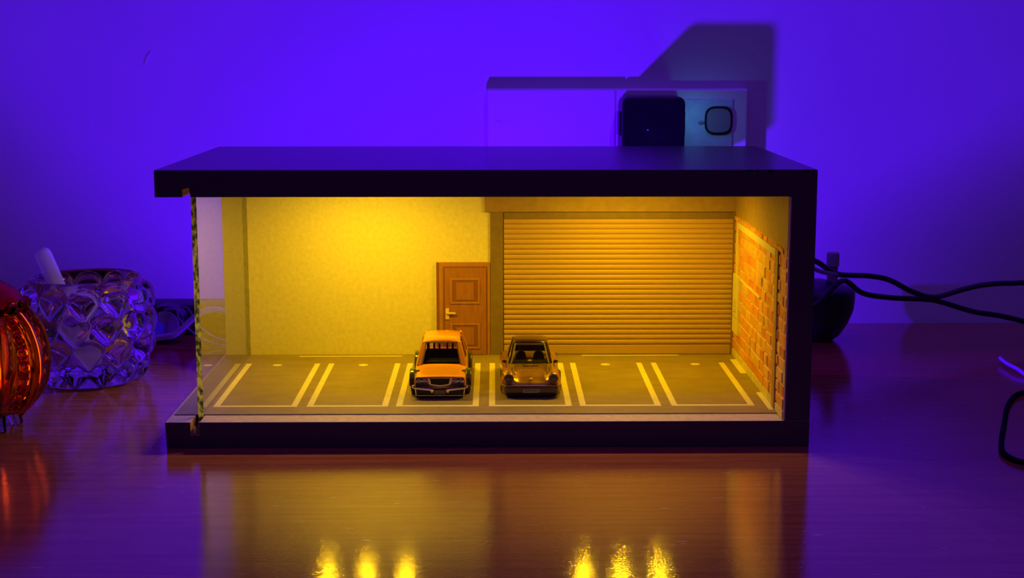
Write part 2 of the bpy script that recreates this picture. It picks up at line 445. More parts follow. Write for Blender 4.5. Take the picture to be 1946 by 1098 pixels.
# splintered lip where the groove breaks out of the front edge
bm = bmesh.new()
for i in range(7):
    x = GX0 + .3 + i * .6; h = random.uniform(7.5, 12.6)
    prism(bm, [(x, 6.7), (x + .55, 6.7), (x + .5, h), (x + .1, h - random.random())], 700.6 + random.random() * 2, 703.5 + random.random() * 3, 'y')
sub(newobj('splintered_lip', bm, M['raw']), base)

# floor sheet lies on the base as a separate printed sheet
fl = gp(box('floor_sheet', (-158.8, 141, 714, 857, 13.02, 13.5), M['asphalt']))
bays = [(-142.6, -100.3), (-95.4, -54.4), (-50.3, -8.4), (-3.2, 38.8), (42.9, 84.1), (89.4, 131.6)]
for a, b in bays:
    bm = bmesh.new(); w = 3.1; z0, z1 = 13.45, 13.56; y0, y1 = 728.6, 832
    pts = [(a, y0), (b, y0), (b, y1), (b - w, y1), (b - w, y0 + 3), (a + w, y0 + 3), (a + w, y1), (a, y1)]
    prism(bm, pts, z0, z1, 'z'); sub(newobj('bay_line', bm, M['line']), fl)
    c = (a + b) / 2 + (-3 if a < -100 else -.5 if a < 60 else 4)
    bm = bmesh.new(); cyl(bm, (c, 827.8, 13.45), (c, 827.8, 13.56), 2.7, n=28); sub(newobj('floor_dot', bm, M['line']), fl)
for pts in ([(-115, 851), (-54.5, 851), (-54.5, 853.2), (-115, 853.2)], [(51, 852), (108, 852), (108, 854), (51, 854)],
            [(136.6, 803.5), (140.4, 803.5), (140.6, 841), (136.4, 841)], [(137.2, 720), (140.4, 720), (140.6, 757.7), (137.2, 757.7)]):
    bm = bmesh.new(); prism(bm, pts, 13.45, 13.56, 'z'); sub(newobj('edge_line', bm, M['line']), fl)

# roof board with groove
RX0, RX1 = -148.0, -144.3
bm = bmesh.new()
prism(bm, [(-161.2, 122.6), (-161.2, 135.5), (153.4, 135.5), (153.4, 122.6), (RX1, 122.6), (RX1 - .6, 127.2), (RX0, 126.2), (RX0, 122.6)], 700, 867, 'y')
for f in bm.faces:
    zs = [v.co.z for v in f.verts]; xs = [v.co.x for v in f.verts]
    if max(xs) < -.1435 and min(xs) > -.1485: f.material_index = 1
    if min(zs) > .1354: f.material_index = 2
roof = gp(newobj('roof_board', bm, [M['black'], M['raw'], M['roof_top']], bevel=.4, seg=2))
# pale worn chips along the top right front edge of the roof
bm = bmesh.new()
for i in range(46):
    x = random.uniform(118, 153); w = random.uniform(.3, 1.4)
    prism(bm, [(x, 134.9 - random.random() * .8), (x + w, 134.9 - random.random() * .5), (x + w * .8, 135.45), (x + w * .1, 135.42)], 699.86, 700.3, 'y')
ew = sub(newobj('edge_wear', bm, mat('worn_edge', (.10, .09, .12), .8)), roof); ew['kind'] = 'stuff'

# right side wall, back wall
rw = gp(box('side_wall', (141, 153.4, 700, 857, 13, 122.6), [M['black']], bevel=.35))
rl = gp(box('wall_lining', (140.6, 141.05, 700.4, 857, 13.55, 122.55), M['mortar']))
bw = gp(box('back_wall', (-158.8, 153.4, 857, 867, 13, 122.6), M['cream'], bevel=.2))
gp(box('back_skin', (-158.8, 153.4, 867, 867.5, 13, 122.6), M['black']))
gp(box('front_edge_strip', (140.5, 141.3, 699.8, 700.5, 13.2, 122.5), mat('pale_edge', (.80, .55, .45), .6)))

# plain band at the top of the right wall
gp(box('plain_band', (140.2, 140.7, 701, 856.8, 96.6, 122.5), M['fascia']))
gp(box('skirting', (139.9, 140.7, 701, 856.8, 13.6, 17.4), M['stone']))
# bricks
rh, top, bot = 6.28, 96.2, 17.9
nrow = int((top - bot) / rh)
y_end = 856.4
for r in range(nrow + 1):
    z0 = bot + r * rh; z1 = min(z0 + rh - .75, top)
    if z1 - z0 < 2: continue
    y = 701.4 - (0 if r % 2 else 7.5)
    while y < y_end:
        L = random.uniform(9.0, 16.8); a, b = max(y, 701.2), min(y + L, y_end); y += L + .8
        if b - a < 2.5: continue
        mid = (a + b) / 2; zm = (z0 + z1) / 2
        if 834 < mid < 852 and 27 < zm < 64: continue
        d = random.uniform(.25, .75); j = lambda: random.uniform(-.5, .5)
        bm = bmesh.new()
        n = bm.verts.new
        base_ = [(a, z0), (b, z0), (b, z1), (a, z1)]
        q = [(yy + j(), zz + j()) for yy, zz in base_]
        O = [n((140.65 * S, yy * S, zz * S)) for yy, zz in q]
        cy_, cz_ = mid, zm
        I = [n(((140.6 - d) * S, (cy_ + (yy - cy_) * .9) * S, (cz_ + (zz - cz_) * .82) * S)) for yy, zz in q]
        bm.faces.new(I)
        for i in range(4): bm.faces.new((O[i], O[(i + 1) % 4], I[(i + 1) % 4], I[i]))
        sub(newobj('brick', bm, random.choice(BR)), rl)
gp(box('wall_beam', (139.2, 140.7, 726.5, 843, 90.2, 93.8), M['pipe'], bevel=.25))
gp(box('wall_post', (139.4, 140.7, 720.5, 727.5, 13.6, 94), M['post'], bevel=.25))
gp(box('wall_pipe', (139.4, 140.7, 843, 846.5, 62.5, 93.8), M['pipe'], bevel=.3))
gp(box('thin_conduit', (139.7, 140.7, 770, 834.5, 61.2, 62.5), M['pipe'], bevel=.2))
ub = gp(box('utility_box', (138.9, 140.7, 834.5, 851.5, 28.6, 62.8), M['pipe'], bevel=.3))
bm = bmesh.new()
prism(bm, [(840, 41), (846, 41), (843, 49)], 138.78, 138.95, 'x'); sub(newobj('warning_triangle', bm, M['post']), ub)
bm = bmesh.new(); prism(bm, [(841.3, 41.8), (844.7, 41.8), (843, 46.6)], 138.7, 138.9, 'x'); sub(newobj('triangle_face', bm, M['pipe']), ub)
sub(box('lid_seam', (138.75, 138.95, 834.8, 851.2, 38.2, 38.6), M['post']), ub)

# shutter bay on the back wall
gp(box('fascia', (-6, 140.6, 855.2, 857.05, 98.2, 122.5), M['fascia'], bevel=.2))
gp(box('pillar', (-2.8, 4.7, 855.6, 857.05, 13.55, 98.2), M['pillar'], bevel=.15))
sh = gp(box('roller_shutter', (4.7, 140.6, 856.3, 857.05, 13.55, 98.2), M['slatdark']))
sub(box('shutter_head', (5.2, 139.6, 855.9, 856.4, 94, 97.6), M['pillar'], bevel=.2), sh)
sub(box('side_rail', (139.0, 140.5, 855.3, 856.4, 13.6, 98.0), M['pillar'], bevel=.1), sh)
zz = 93.9; hgt = 2.98; slat_me = None
for i in range(25):
    if slat_me is None:
        bm = bmesh.new()
        prism(bm, [(856.4, -2.9), (856.05, -2.75), (855.72, -2.2), (855.6, -1.5), (855.7, -.8), (856.0, -.2), (856.4, 0)], 5.2, 139, 'x')
        o = newobj('slat', bm, M['slat']); slat_me = o.data
    else:
        o = bpy.data.objects.new('slat', slat_me); C.objects.link(o)
    o.location.z = (zz - i * hgt) * S; o.parent = sh
sub(box('bottom_bar', (5.2, 139, 855.6, 856.4, 13.7, 19.2), M['slat'], bevel=.3), sh)

# door
dr = gp(box('door_frame', (-34.4, -3.0, 855.5, 857.05, 13.55, 68.6), M['doorframe'], bevel=.12))
sub(box('frame_dark_strip', (-34.4, -32.9, 855.3, 855.7, 13.6, 68.5), M['doordark']), dr)  # darker strip down the outer left of the door frame
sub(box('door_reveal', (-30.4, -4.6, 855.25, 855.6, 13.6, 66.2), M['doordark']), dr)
leaf_ = sub(box('door_leaf', (-29.5, -5.2, 854.75, 855.4, 13.7, 65.3), M['door'], bevel=.1), dr)
def door_panel(z0, z1):
    bm = bmesh.new()
    X0, X1 = -26.3, -9.0
    for d in ((X0, X1, z0, z0 + 1.1), (X0, X1, z1 - 1.1, z1), (X0, X0 + 1.1, z0 + 1.1, z1 - 1.1), (X1 - 1.1, X1, z0 + 1.1, z1 - 1.1)):
        bx(bm, d[0], d[1], 854.35, 854.85, d[2], d[3])
    sub(newobj('panel_moulding', bm, M['doorframe']), dr)
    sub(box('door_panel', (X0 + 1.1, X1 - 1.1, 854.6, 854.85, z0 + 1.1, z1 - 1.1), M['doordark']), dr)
    sub(box('panel_field', (X0 + 3.4, X1 - 3.4, 854.35, 854.65, z0 + 2.2, z1 - 2.6), M['door'], bevel=.1), dr)
door_panel(44.2, 59.4); door_panel(17.4, 32.6)
bm = bmesh.new(); bx(bm, -29.1, -27.0, 854.1, 854.8, 35, 41.4); bx(bm, -28.6, -23.2, 853.3, 853.9, 38.2, 39.3); bx(bm, -28.6, -27.6, 853.5, 854.3, 38.2, 39.3)
sub(newobj('handle', bm, M['handle'], bevel=.12), dr)

# clear side sheet standing in the two grooves
bm = bmesh.new()
bx(bm, -146.9, -144.2, 713.0, 857.0, 6.7, 126.0)
for f in bm.faces:
    if abs(f.normal.y) > .5 or abs(f.normal.z) > .5: f.material_index = 1
bm.normal_update()
for f in bm.faces:
    c = f.calc_center_median()
    f.material_index = 1 if (abs(c.y - .713) < 1e-5 or abs(c.y - .857) < 1e-5) else 0
gp(newobj('clear_side_panel', bm, [M['acrylic'], M['edge']]))

# led strips under the roof
for xs in (LED_XS[:3], LED_XS[3:]):
    st = gp(box('led_strip', (xs[0] - 12, xs[2] + 12, LED_Y - 4.5, LED_Y + 4.5, 121.9, 122.62), M['strip']))
    for x in xs:
        bm = bmesh.new(); bx(bm, x - 2.5, x + 2.5, LED_Y - 2.5, LED_Y + 2.5, 120.2, 121.95)
        sub(newobj('led', bm, M['led'], bevel=.4), st)
# violet lamp fixed to the back of the garage
vl = gp(newobj('back_lamp', (lambda b: (cyl(b, (-14.5, 867.4, 55), (-14.5, 884, 55), 11, 9, 32), b)[1])(bmesh.new()), M['plastic_black'], bevel=.5))
bm = bmesh.new(); cyl(bm, (-14.5, 884, 56), (-14.5, 890, 56.5), 5, 4.5, 32); sub(newobj('lamp_lens', bm, M['vled'], bevel=.8), vl)

# two added, unseen blockers on arms keep lamp light off the lower wall corners
def blocker(pts):
    q = [(-14.5 + .1 * ((px - 940) * .366 + 14.5), 57 + .1 * ((612 - py) * .366 - 57)) for px, py in pts]
    bm = bmesh.new(); prism(bm, q, 909.3, 910.1, 'y')
    sub(newobj('light_blocker', bm, M['plastic_black']), vl)
blocker([(-200, 100), (310, 640), (310, 720), (-700, 720), (-700, 100)])
blocker([(1700, 455), (2100, 215), (2600, 190), (2600, 720), (1700, 720)])
bm = bmesh.new()
cyl(bm, (-46, 910.2, 50), (-19, 872, 48), 1.0, n=10); cyl(bm, (18, 910.2, 52), (-9, 872, 48), 1.0, n=10)
sub(newobj('blocker_arm', bm, M['plastic_black']), vl)

# ================================================================== toy cars
def wheel(parent, x, y, r, w, side):
    bm = bmesh.new(); prof = [(r * .62, 0), (r * .9, 0), (r, .6), (r, w - .6), (r * .9, w), (r * .62, w)]
    n = 36; rings = []
    for rr, a in prof:
        rings.append([bm.verts.new(((x + side * a) * S, (y + rr * math.cos(2 * math.pi * i / n)) * S, (r + rr * math.sin(2 * math.pi * i / n)) * S)) for i in range(n)])
    for a, b in zip(rings, rings[1:] + rings[:1]):
        for i in range(n): bm.faces.new((a[i], a[(i + 1) % n], b[(i + 1) % n], b[i]))
    ty = newobj('tyre', bm, M['rubber'], parent, smooth=True)
    bm = bmesh.new(); cyl(bm, (x + side * .4, y, r), (x + side * (w - .3), y, r), r * .64, n=28)
    for k in range(5):
        a = 2 * math.pi * k / 5
        bx(bm, min(x + side * (w - .3), x + side * w), max(x + side * (w - .3), x + side * w), y + r * .34 * math.cos(a) - .35, y + r * .34 * math.cos(a) + .35, r + r * .34 * math.sin(a) - .35, r + r * .34 * math.sin(a) + .35)
    newobj('wheel_rim', bm, M['chrome'], ty)

def mirror_poly(half):          # half = points from bottom centre, up the right side to the top centre
    return half + [(-x, z) for x, z in reversed(half) if abs(x) > 1e-6]

# ---- orange tall-cab car -------------------------------------------------
c1 = thing('toy_car', 'orange toy hatchback with tall narrow cab, quad headlights and chrome bumper', 'toy car', 'toy cars parked in the garage', loc=(-28.6, 747.2, 13.56))
def sec(w, zt, zs, zb=3.2, shoulder=1.2):
    return mirror_poly([(0, zb), (w * .8, zb), (w - .6, zb + .4), (w - .1, zb + 1.4), (w, (zb + zs) / 2), (w - .1, zs - .5), (w - shoulder, zs + .2), (w * .55, zt), (0, zt + .15)])
bm = bmesh.new()
S1 = [(0.3, 13.0, 10.9, 10.6), (0.9, 13.4, 11.2, 10.9), (4, 13.6, 11.6, 11.0), (12, 13.8, 12.1, 11.4), (20, 13.9, 12.6, 12.0), (22, 13.9, 13.2, 12.9),
      (30, 14.0, 13.6, 13.4), (46, 14.0, 13.8, 13.6), (62, 13.8, 13.6, 13.4), (68, 13.3, 13.0, 12.6), (70, 12.8, 12.0, 11.6)]
loft(bm, [(y, sec(w, zt, zs)) for y, w, zt, zs in S1])
body = newobj('body_shell', bm, M['orange'], c1); subsurf(body, 2)
# cab: roof panel and pillars around open windows
def quadbar(bm, p0, p1, w, d):   # bar of width w (x) and depth d (y) from p0 to p1
    a, b = Vector(p0), Vector(p1)
    lo = [bm.verts.new(Vector((a.x + sx * w / 2, a.y + sy * d / 2, a.z)) * S) for sx, sy in ((-1, -1), (1, -1), (1, 1), (-1, 1))]
    hi = [bm.verts.new(Vector((b.x + sx * w / 2, b.y + sy * d / 2, b.z)) * S) for sx, sy in ((-1, -1), (1, -1), (1, 1), (-1, 1))]
    bm.faces.new(lo[::-1]); bm.faces.new(hi)
    for i in range(4): bm.faces.new((lo[i], lo[(i + 1) % 4], hi[(i + 1) % 4], hi[i]))
bm = bmesh.new()
def rs(w, zt, zb): return mirror_poly([(0, zb), (w * .8, zb), (w, zb + .1), (w + .1, (zt + zb) / 2), (w - .5, zt - .7), (w - 2.4, zt - .05), (0, zt + .25)])
loft(bm, [(27.6, rs(9.5, 24.3, 23.5)), (28.4, rs(9.9, 25.2, 23.4)), (31, rs(10.0, 26.0, 23.6)), (40, rs(9.9, 26.4, 24.4)), (50, rs(9.6, 26.0, 24.2)), (57, rs(9.2, 24.8, 23.2))])
rf = newobj('roof', bm, M['orange'], c1); subsurf(rf, 1)
for s in (-1, 1):
    bm = bmesh.new(); quadbar(bm, (s * 12.1, 22, 12.6), (s * 9.1, 28.8, 24.4), 2.5, 3.0); newobj('front_pillar', bm, M['orange'], c1, bevel=.5)
    bm = bmesh.new(); quadbar(bm, (s * 12.7, 43, 13.0), (s * 9.6, 42.6, 25.0), 1.6, 2.2); newobj('centre_pillar', bm, M['orange'], c1, bevel=.4)
    bm = bmesh.new(); quadbar(bm, (s * 12.4, 62.5, 12.8), (s * 9.1, 56, 24.4), 2.2, 5.0); newobj('rear_pillar', bm, M['orange'], c1, bevel=.5)
    # tinted side windows with a sill
    for y0, y1, y0t, y1t in ((24, 42, 30, 41.8), (44, 60, 43.4, 55)):
        bm = bmesh.new()
        p = [(s * 12.6, y0, 13.2), (s * 12.6, y1, 13.2), (s * 9.7, y1t, 24.2), (s * 9.7, y0t, 24.2)]
        A = [bm.verts.new(Vector(q) * S) for q in p]; B = [bm.verts.new((Vector(q) - Vector((s * .4, 0, 0))) * S) for q in p]
        bm.faces.new(A); bm.faces.new(B[::-1])
        for i in range(4): bm.faces.new((A[i], B[i], B[(i + 1) % 4], A[(i + 1) % 4]))
        newobj('side_window', bm, M['bumper_dark'], c1)
# windscreen with thick grey-gold surround
bm = bmesh.new()
for a, b, w in (((-10.6, 21.4, 12.4), (-8.1, 27.6, 24.1), 1.0), ((10.6, 21.4, 12.4), (8.1, 27.6, 24.1), 1.0)):
    quadbar(bm, a, b, w, 1.0)
bx(bm, -8.5, 8.5, 27.0, 28.2, 23.5, 24.2)
newobj('windscreen_surround', bm, M['trim'], c1)
bm = bmesh.new()
p = [(-10.4, 21.6, 12.4), (10.4, 21.6, 12.4), (8.0, 27.8, 24.0), (-8.0, 27.8, 24.0)]
A = [bm.verts.new(Vector(q) * S) for q in p]; B = [bm.verts.new((Vector(q) + Vector((0, .5, .1))) * S) for q in p]
bm.faces.new(A); bm.faces.new(B[::-1])
for i in range(4): bm.faces.new((A[i], B[i], B[(i + 1) % 4], A[(i + 1) % 4]))
newobj('windscreen', bm, M['tint'], c1)
# black interior with seat backs
bm = bmesh.new()
loft(bm, [(22.6, [(-10.0, 12.2), (10.0, 12.2), (9.6, 14.0), (-9.6, 14.0)]), (27, [(-10.2, 12.2), (10.2, 12.2), (8.9, 18.6), (-8.9, 18.6)]),
          (31, [(-10.2, 12.2), (10.2, 12.2), (8.5, 19.2), (-8.5, 19.2)]), (34, [(-10.2, 12.2), (10.2, 12.2), (8.5, 19.2), (-8.5, 19.2)])])
newobj('interior', bm, M['interior'], c1, bevel=.5)
# slatted rear window seen through the cab
bm = bmesh.new(); bx(bm, -9.2, 9.2, 55.4, 56.4, 13.2, 14.4); bx(bm, -9.2, 9.2, 55.4, 56.4, 23.2, 24.4)
rear = newobj('rear_window_frame', bm, M['orange_dark'], c1)
for x0, x1 in ((-9.2, -7.6), (-5.7, -4.5), (-2.7, -1.6), (1.6, 2.7), (4.5, 5.7), (7.6, 9.2)):
    bm = bmesh.new(); prism(bm, [(x0, 14), (x1, 14), (x1 - .1, 23.6), (x0 + .1, 23.6)], 54.9, 55.9, 'y'); newobj('rear_bar', bm, M['orange_dark'], rear, bevel=.2)
bm = bmesh.new(); bx(bm, -8.6, 8.6, 56.0, 56.3, 14, 23.6); newobj('rear_glass', bm, M['rear_tint'], rear)
# flares and wheels
for s in (-1, 1):
    for yc, rr, zt in ((12.5, 8.2, 13.0), (56, 8.6, 13.4)):
        bm = bmesh.new(); n = 18; pr = []
        for k in range(n + 1):
            a = math.pi * k / n
            pr.append((yc + rr * math.cos(a), 5.0 + (zt - 5.0) * math.sin(a)))
        inner = [(yc + (rr - 1.5) * math.cos(math.pi * k / n), 4.6 + (zt - 6.4) * math.sin(math.pi * k / n)) for k in range(n, -1, -1)]
        x0, x1 = sorted((s * 13.0, s * (16.2 if yc < 20 else 15.8))); prism(bm, pr + inner, x0, x1, 'x'); newobj('wheel_flare', bm, M['flare'], c1, bevel=.9, seg=3)
    wheel(c1, s * 10.6, 12.5, 6.0, 5.0, s); wheel(c1, s * 10.6, 56, 6.6, 5.2, s)
# nose: dark panel, chrome grille surround, quad lamps, split bumper
bm = bmesh.new(); prism(bm, rrect(-13.0, 13.0, 4.4, 10.2, .8, 3), -.35, 1.0, 'y'); nose = newobj('nose_panel', bm, M['orange'], c1, bevel=.2)
bm = bmesh.new(); prism(bm, [(-12.4, 6.2), (12.4, 6.2), (12.4, 7.6), (5, 7.2), (-5, 7.2), (-12.4, 7.6)], -.55, 0, 'y'); newobj('lower_nose', bm, M['bumper_dark'], c1)
bm = bmesh.new()
gpts = [(-6.0, 10.3), (-5.1, 7.0), (-1, 6.4), (1, 6.4), (5.1, 7.0), (6.0, 10.3)]
gin = [(-5.2, 10.3), (-4.6, 7.5), (-1, 7.0), (1, 7.0), (4.6, 7.5), (5.2, 10.3)]
for i in range(5):
    prism(bm, [gpts[i], gpts[i + 1], gin[i + 1], gin[i]], -1.1, -.3, 'y')
gr = newobj('grille_surround', bm, M['chrome'], c1)
bm = bmesh.new(); prism(bm, [(-5.3, 10.3), (-4.7, 7.4), (-1, 6.9), (1, 6.9), (4.7, 7.4), (5.3, 10.3)], -.75, -.3, 'y'); newobj('grille', bm, M['interior'], gr)
for s in (-1, 1):
    bm = bmesh.new(); prism(bm, [(s * 6.3, 7.5), (s * 12.2, 7.6), (s * 12.4, 10.4), (s * 6.6, 10.4)], -.65, -.2, 'y'); lb = newobj('lamp_bezel', bm, M['bumper_dark'], c1)
    for x in (7.9, 10.9):
        bm = bmesh.new(); n = 24
        for (ra, rb) in ((1.45, 1.05),):
            A = [bm.verts.new(((s * x + ra * math.cos(2 * math.pi * i / n)) * S, -.9 * S, (9.2 + ra * math.sin(2 * math.pi * i / n)) * S)) for i in range(n)]
            B = [bm.verts.new(((s * x + rb * math.cos(2 * math.pi * i / n)) * S, -1.15 * S, (9.2 + rb * math.sin(2 * math.pi * i / n)) * S)) for i in range(n)]
            D = [bm.verts.new(((s * x + rb * .8 * math.cos(2 * math.pi * i / n)) * S, -.75 * S, (9.2 + rb * .8 * math.sin(2 * math.pi * i / n)) * S)) for i in range(n)]
            for i in range(n):
                j_ = (i + 1) % n; bm.faces.new((A[i], A[j_], B[j_], B[i])); bm.faces.new((B[i], B[j_], D[j_], D[i]))
        newobj('headlight_ring', bm, M['chrome'], lb)
        bm = bmesh.new(); ball(bm, (s * x, -.7, 9.2), 1.0, 1, .4, 1, 16); newobj('headlight', bm, M['plate'], lb, smooth=True)
    bm = bmesh.new()
    prism(bm, [(s * 3.2, 3.6), (s * 4.4, 2.6), (s * 5.0, 4.0), (s * 13.2, 5.1), (s * 13.8, 5.6), (s * 13.7, 6.4), (s * 12.8, 6.2), (s * 4.2, 5.4), (s * 3.2, 5.0)], -2.3, -.5, 'y')
    newobj('bumper_blade', bm, M['chrome'], c1, bevel=.3)
    bm = bmesh.new(); ball(bm, (s * 13.7, -.9, 6.2), .85, 1, 1.4, 1, 14); newobj('bumper_tip', bm, M['chrome'], c1, smooth=True)
    bm = bmesh.new(); quadbar(bm, (s * 12.3, -.9, 1.3), (s * 12.7, -.9, 4.6), .5, .5); newobj('overrider', bm, M['chrome'], c1)
bm = bmesh.new(); prism(bm, [(-3.2, 2.2), (3.2, 2.2), (3.2, 4.6), (-3.2, 4.6)], -2.0, -1.0, 'y'); newobj('number_plate', bm, M['trim'], c1, bevel=.15)
bm = bmesh.new(); prism(bm, [(-12.8, 4.9), (-12.6, .9), (-8, .25), (8, .25), (12.6, .9), (12.8, 4.9)], -1.0, 3, 'y'); newobj('air_dam', bm, M['bumper_dark'], c1, bevel=.4)
bm = bmesh.new(); quadbar(bm, (0, -1.15, 1.35), (0, -1.15, 1.6), 23.5, .3); newobj('air_dam_lip', bm, M['chrome'], c1)
bm = bmesh.new(); bx(bm, -12, 12, 3, 68, 1.6, 4); newobj('chassis', bm, M['bumper_dark'], c1, bevel=.5)

# ---- bronze sports car ----------------------------------------------------
c2 = thing('toy_car', 'bronze metallic toy sports coupe with round dark headlights, beside the orange car', 'toy car', 'toy cars parked in the garage', loc=(18.6, 747.0, 13.56))
bm = bmesh.new()
def sec2(w, ctr, fend, belt, zb=2.4, fx=11.4):
    return mirror_poly([(0, zb), (w * .7, zb), (w - 1.5, zb + .2), (w - .3, zb + 2), (w, belt), (w - .5, (belt + fend) / 2 + .6), (fx + 1.9, fend - .25), (fx, fend), (fx - 2.0, fend - .5), (fx - 3.6, ctr + .35), (fx * .35, ctr + .15), (0, ctr + .25)])
S2 = [(1.2, 13.5, 6.3, 6.9, 5.0, 2.6), (2.0, 14.2, 7.2, 8.4, 5.3, 2.4), (4.6, 15.2, 8.2, 11.6, 6.2, 2.4), (8, 16.0, 9.3, 12.5, 6.8, 2.4), (14, 16.2, 10.7, 13.0, 7.2, 2.4), (21, 15.8, 12.1, 13.2, 7.4, 2.4),
      (25, 15.5, 12.9, 13.2, 7.4, 2.4), (34, 15.4, 13.0, 13.2, 7.4, 2.4), (46, 15.9, 13.2, 13.6, 7.6, 2.4), (56, 16.6, 13.2, 13.8, 7.6, 2.4), (66, 16.0, 11.4, 11.8, 7.0, 2.8), (71, 14.6, 8.6, 8.8, 6.2, 3.4)]
loft(bm, [(y, sec2(w, c, fd, b, zb)) for y, w, c, fd, b, zb in S2])
b2 = newobj('body_shell', bm, M['gold'], c2); subsurf(b2, 2)
# cabin: front frame, roof, rear
bm = bmesh.new()
loft(bm, [(32.4, rs(8.7, 22.6, 21.8)), (33.4, rs(9.0, 23.4, 21.9)), (37, rs(9.2, 24.1, 22.4)), (44, rs(9.0, 24.0, 22.5)), (50, rs(8.6, 23.2, 21.9))])
rf2 = newobj('roof', bm, M['cabin'], c2); subsurf(rf2, 1)
bm = bmesh.new()
for s in (-1, 1): quadbar(bm, (s * 11.3, 24.8, 12.6), (s * 8.6, 33.2, 22.8), 1.5, 1.8)
newobj('windscreen_frame', bm, M['cabin'], c2, bevel=.4)
bm = bmesh.new()
for s in (-1, 1): quadbar(bm, (s * 10.1, 24.6, 12.8), (s * 7.8, 32.2, 22.2), .8, 1.0)
bx(bm, -7.9, 7.9, 32.0, 32.8, 21.3, 22.0)
newobj('windscreen_seal', bm, M['trim'], c2)
bm = bmesh.new()
p = [(-10.0, 25.0, 12.9), (10.0, 25.0, 12.9), (7.7, 32.6, 22.0), (-7.7, 32.6, 22.0)]
A = [bm.verts.new(Vector(q) * S) for q in p]; B = [bm.verts.new((Vector(q) + Vector((0, .5, .1))) * S) for q in p]
bm.faces.new(A); bm.faces.new(B[::-1])
for i in range(4): bm.faces.new((A[i], B[i], B[(i + 1) % 4], A[(i + 1) % 4]))
newobj('windscreen', bm, M['tint'], c2)
for s in (-1, 1):
    bm = bmesh.new(); quadbar(bm, (s * 11.4, 45, 13), (s * 8.6, 45, 23), 1.2, 5); newobj('roll_hoop', bm, M['cabin'], c2, bevel=.3)
    bm = bmesh.new(); quadbar(bm, (s * 11.0, 60, 13), (s * 8.0, 54, 21), 1.2, 4); newobj('rear_pillar', bm, M['cabin'], c2, bevel=.3)
    # seat back with headrest
    bm = bmesh.new()
    prism(bm, [(s * 1.6, 12.6), (s * 2.2, 16.2), (s * 3.6, 17.8), (s * 6.0, 17.9), (s * 7.5, 16.4), (s * 8.4, 12.6)], 33, 36, 'y'); newobj('seat', bm, M['interior'], c2, bevel=.6)
    # door mirror
    bm = bmesh.new(); ball(bm, (s * 13.6, 23.6, 14.2), 1.0, 1.4, .8, .9, 16); mr = newobj('door_mirror', bm, M['cabin'], c2, smooth=True)
    bm = bmesh.new(); quadbar(bm, (s * 12.6, 24.0, 12.8), (s * 13.0, 23.8, 13.8), .6, .6); newobj('mirror_stalk', bm, M['gold'], mr)
    # round headlamp in a bronze ring, tilted back
    a0, a1 = Vector((s * 11.5, 3.8, 9.3)), Vector((s * 11.6, .7, 9.9))
    bm = bmesh.new(); cyl(bm, a0, a1, 2.75, 2.5, 32); hl = newobj('headlight_ring', bm, M['gold'], c2, bevel=.25)
    bm = bmesh.new(); cyl(bm, a1 + Vector((0, .3, 0)), a1 + Vector((0, -.25, 0)), 2.15, 1.9, 32); newobj('headlight', bm, M['lens'], hl, bevel=.3, seg=3)
    bm = bmesh.new(); bx(bm, *sorted((s * 8.3, s * 10.9)), -.35, .8, 4.1, 5.5); newobj('indicator', bm, M['trim'], c2, bevel=.25)
    bm = bmesh.new(); quadbar(bm, (s * 13.0, .9, 4.0), (s * 13.0, .9, 5.5), 2.0, 1.2); newobj('corner_lamp', bm, M['trim'], c2, bevel=.3)
    bm = bmesh.new(); quadbar(bm, (s * 8.8, 6.3, 12.3), (s * 9.2, 20, 13.2), .25, .5)
    newobj('fender_seam', bm, M['trim'], c2)
    wheel(c2, s * 11.2, 14, 5.8, 4.6, s); wheel(c2, s * 11.0, 57, 5.9, 4.8, s)
bm = bmesh.new(); bx(bm, -10.2, 10.2, 24, 64, 11, 13.1); newobj('interior', bm, M['interior'], c2)
bm = bmesh.new(); loft(bm, [(25.6, [(-9.6, 12.6), (9.6, 12.6), (9.2, 13.7), (-9.2, 13.7)]), (29, [(-9.6, 12.6), (9.6, 12.6), (9.0, 14.2), (-9.0, 14.2)])]); newobj('dashboard', bm, M['interior'], c2, bevel=.3)
bm = bmesh.new(); ball(bm, (-.2, 25.8, 13.9), .9, 1.2, .8, .8, 14); newobj('gear_lever', bm, M['plate'], c2, smooth=True)
bm = bmesh.new(); bx(bm, -8.8, 8.8, 46, 47, 15.2, 18.4); newobj('rear_shelf', bm, M['interior'], c2)
bm = bmesh.new(); prism(bm, [(50, 22.6), (64, 13.2), (64.5, 13.6), (50.4, 23.0)], -7.8, 7.8, 'x'); newobj('rear_window', bm, M['tint'], c2)
bm = bmesh.new()
loft(bm, [(-.9 + .0, [(-13.2, 2.4), (13.2, 2.4), (13.6, 6.2), (-13.6, 6.2)]), (.6, [(-14.2, 2.0), (14.2, 2.0), (14.4, 6.5), (-14.4, 6.5)]), (3.6, [(-15.4, 2.0), (15.4, 2.0), (15.4, 6.4), (-15.4, 6.4)])])
newobj('front_bumper', bm, mat('plum_bronze_bumper', (.10, .05, .055), .3, coat=.6), c2, bevel=.7, seg=3)
bm = bmesh.new(); bx(bm, -13.4, 13.4, -1.1, .2, 6.15, 6.65); newobj('bumper_strip', bm, M['gold'], c2, bevel=.2)
bm = bmesh.new(); prism(bm, [(-14.4, 3.2), (-12.6, .6), (-7, .2), (7, .2), (12.6, .6), (14.4, 3.2)], 0, 5, 'y'); newobj('air_dam', bm, M['interior'], c2, bevel=.4)
bm = bmesh.new(); prism(bm, rrect(-4.4, 4.4, 2.9, 5.0, .8, 3), -1.35, -.8, 'y'); pl = newobj('number_plate', bm, M['plate'], c2)
bm = bmesh.new()
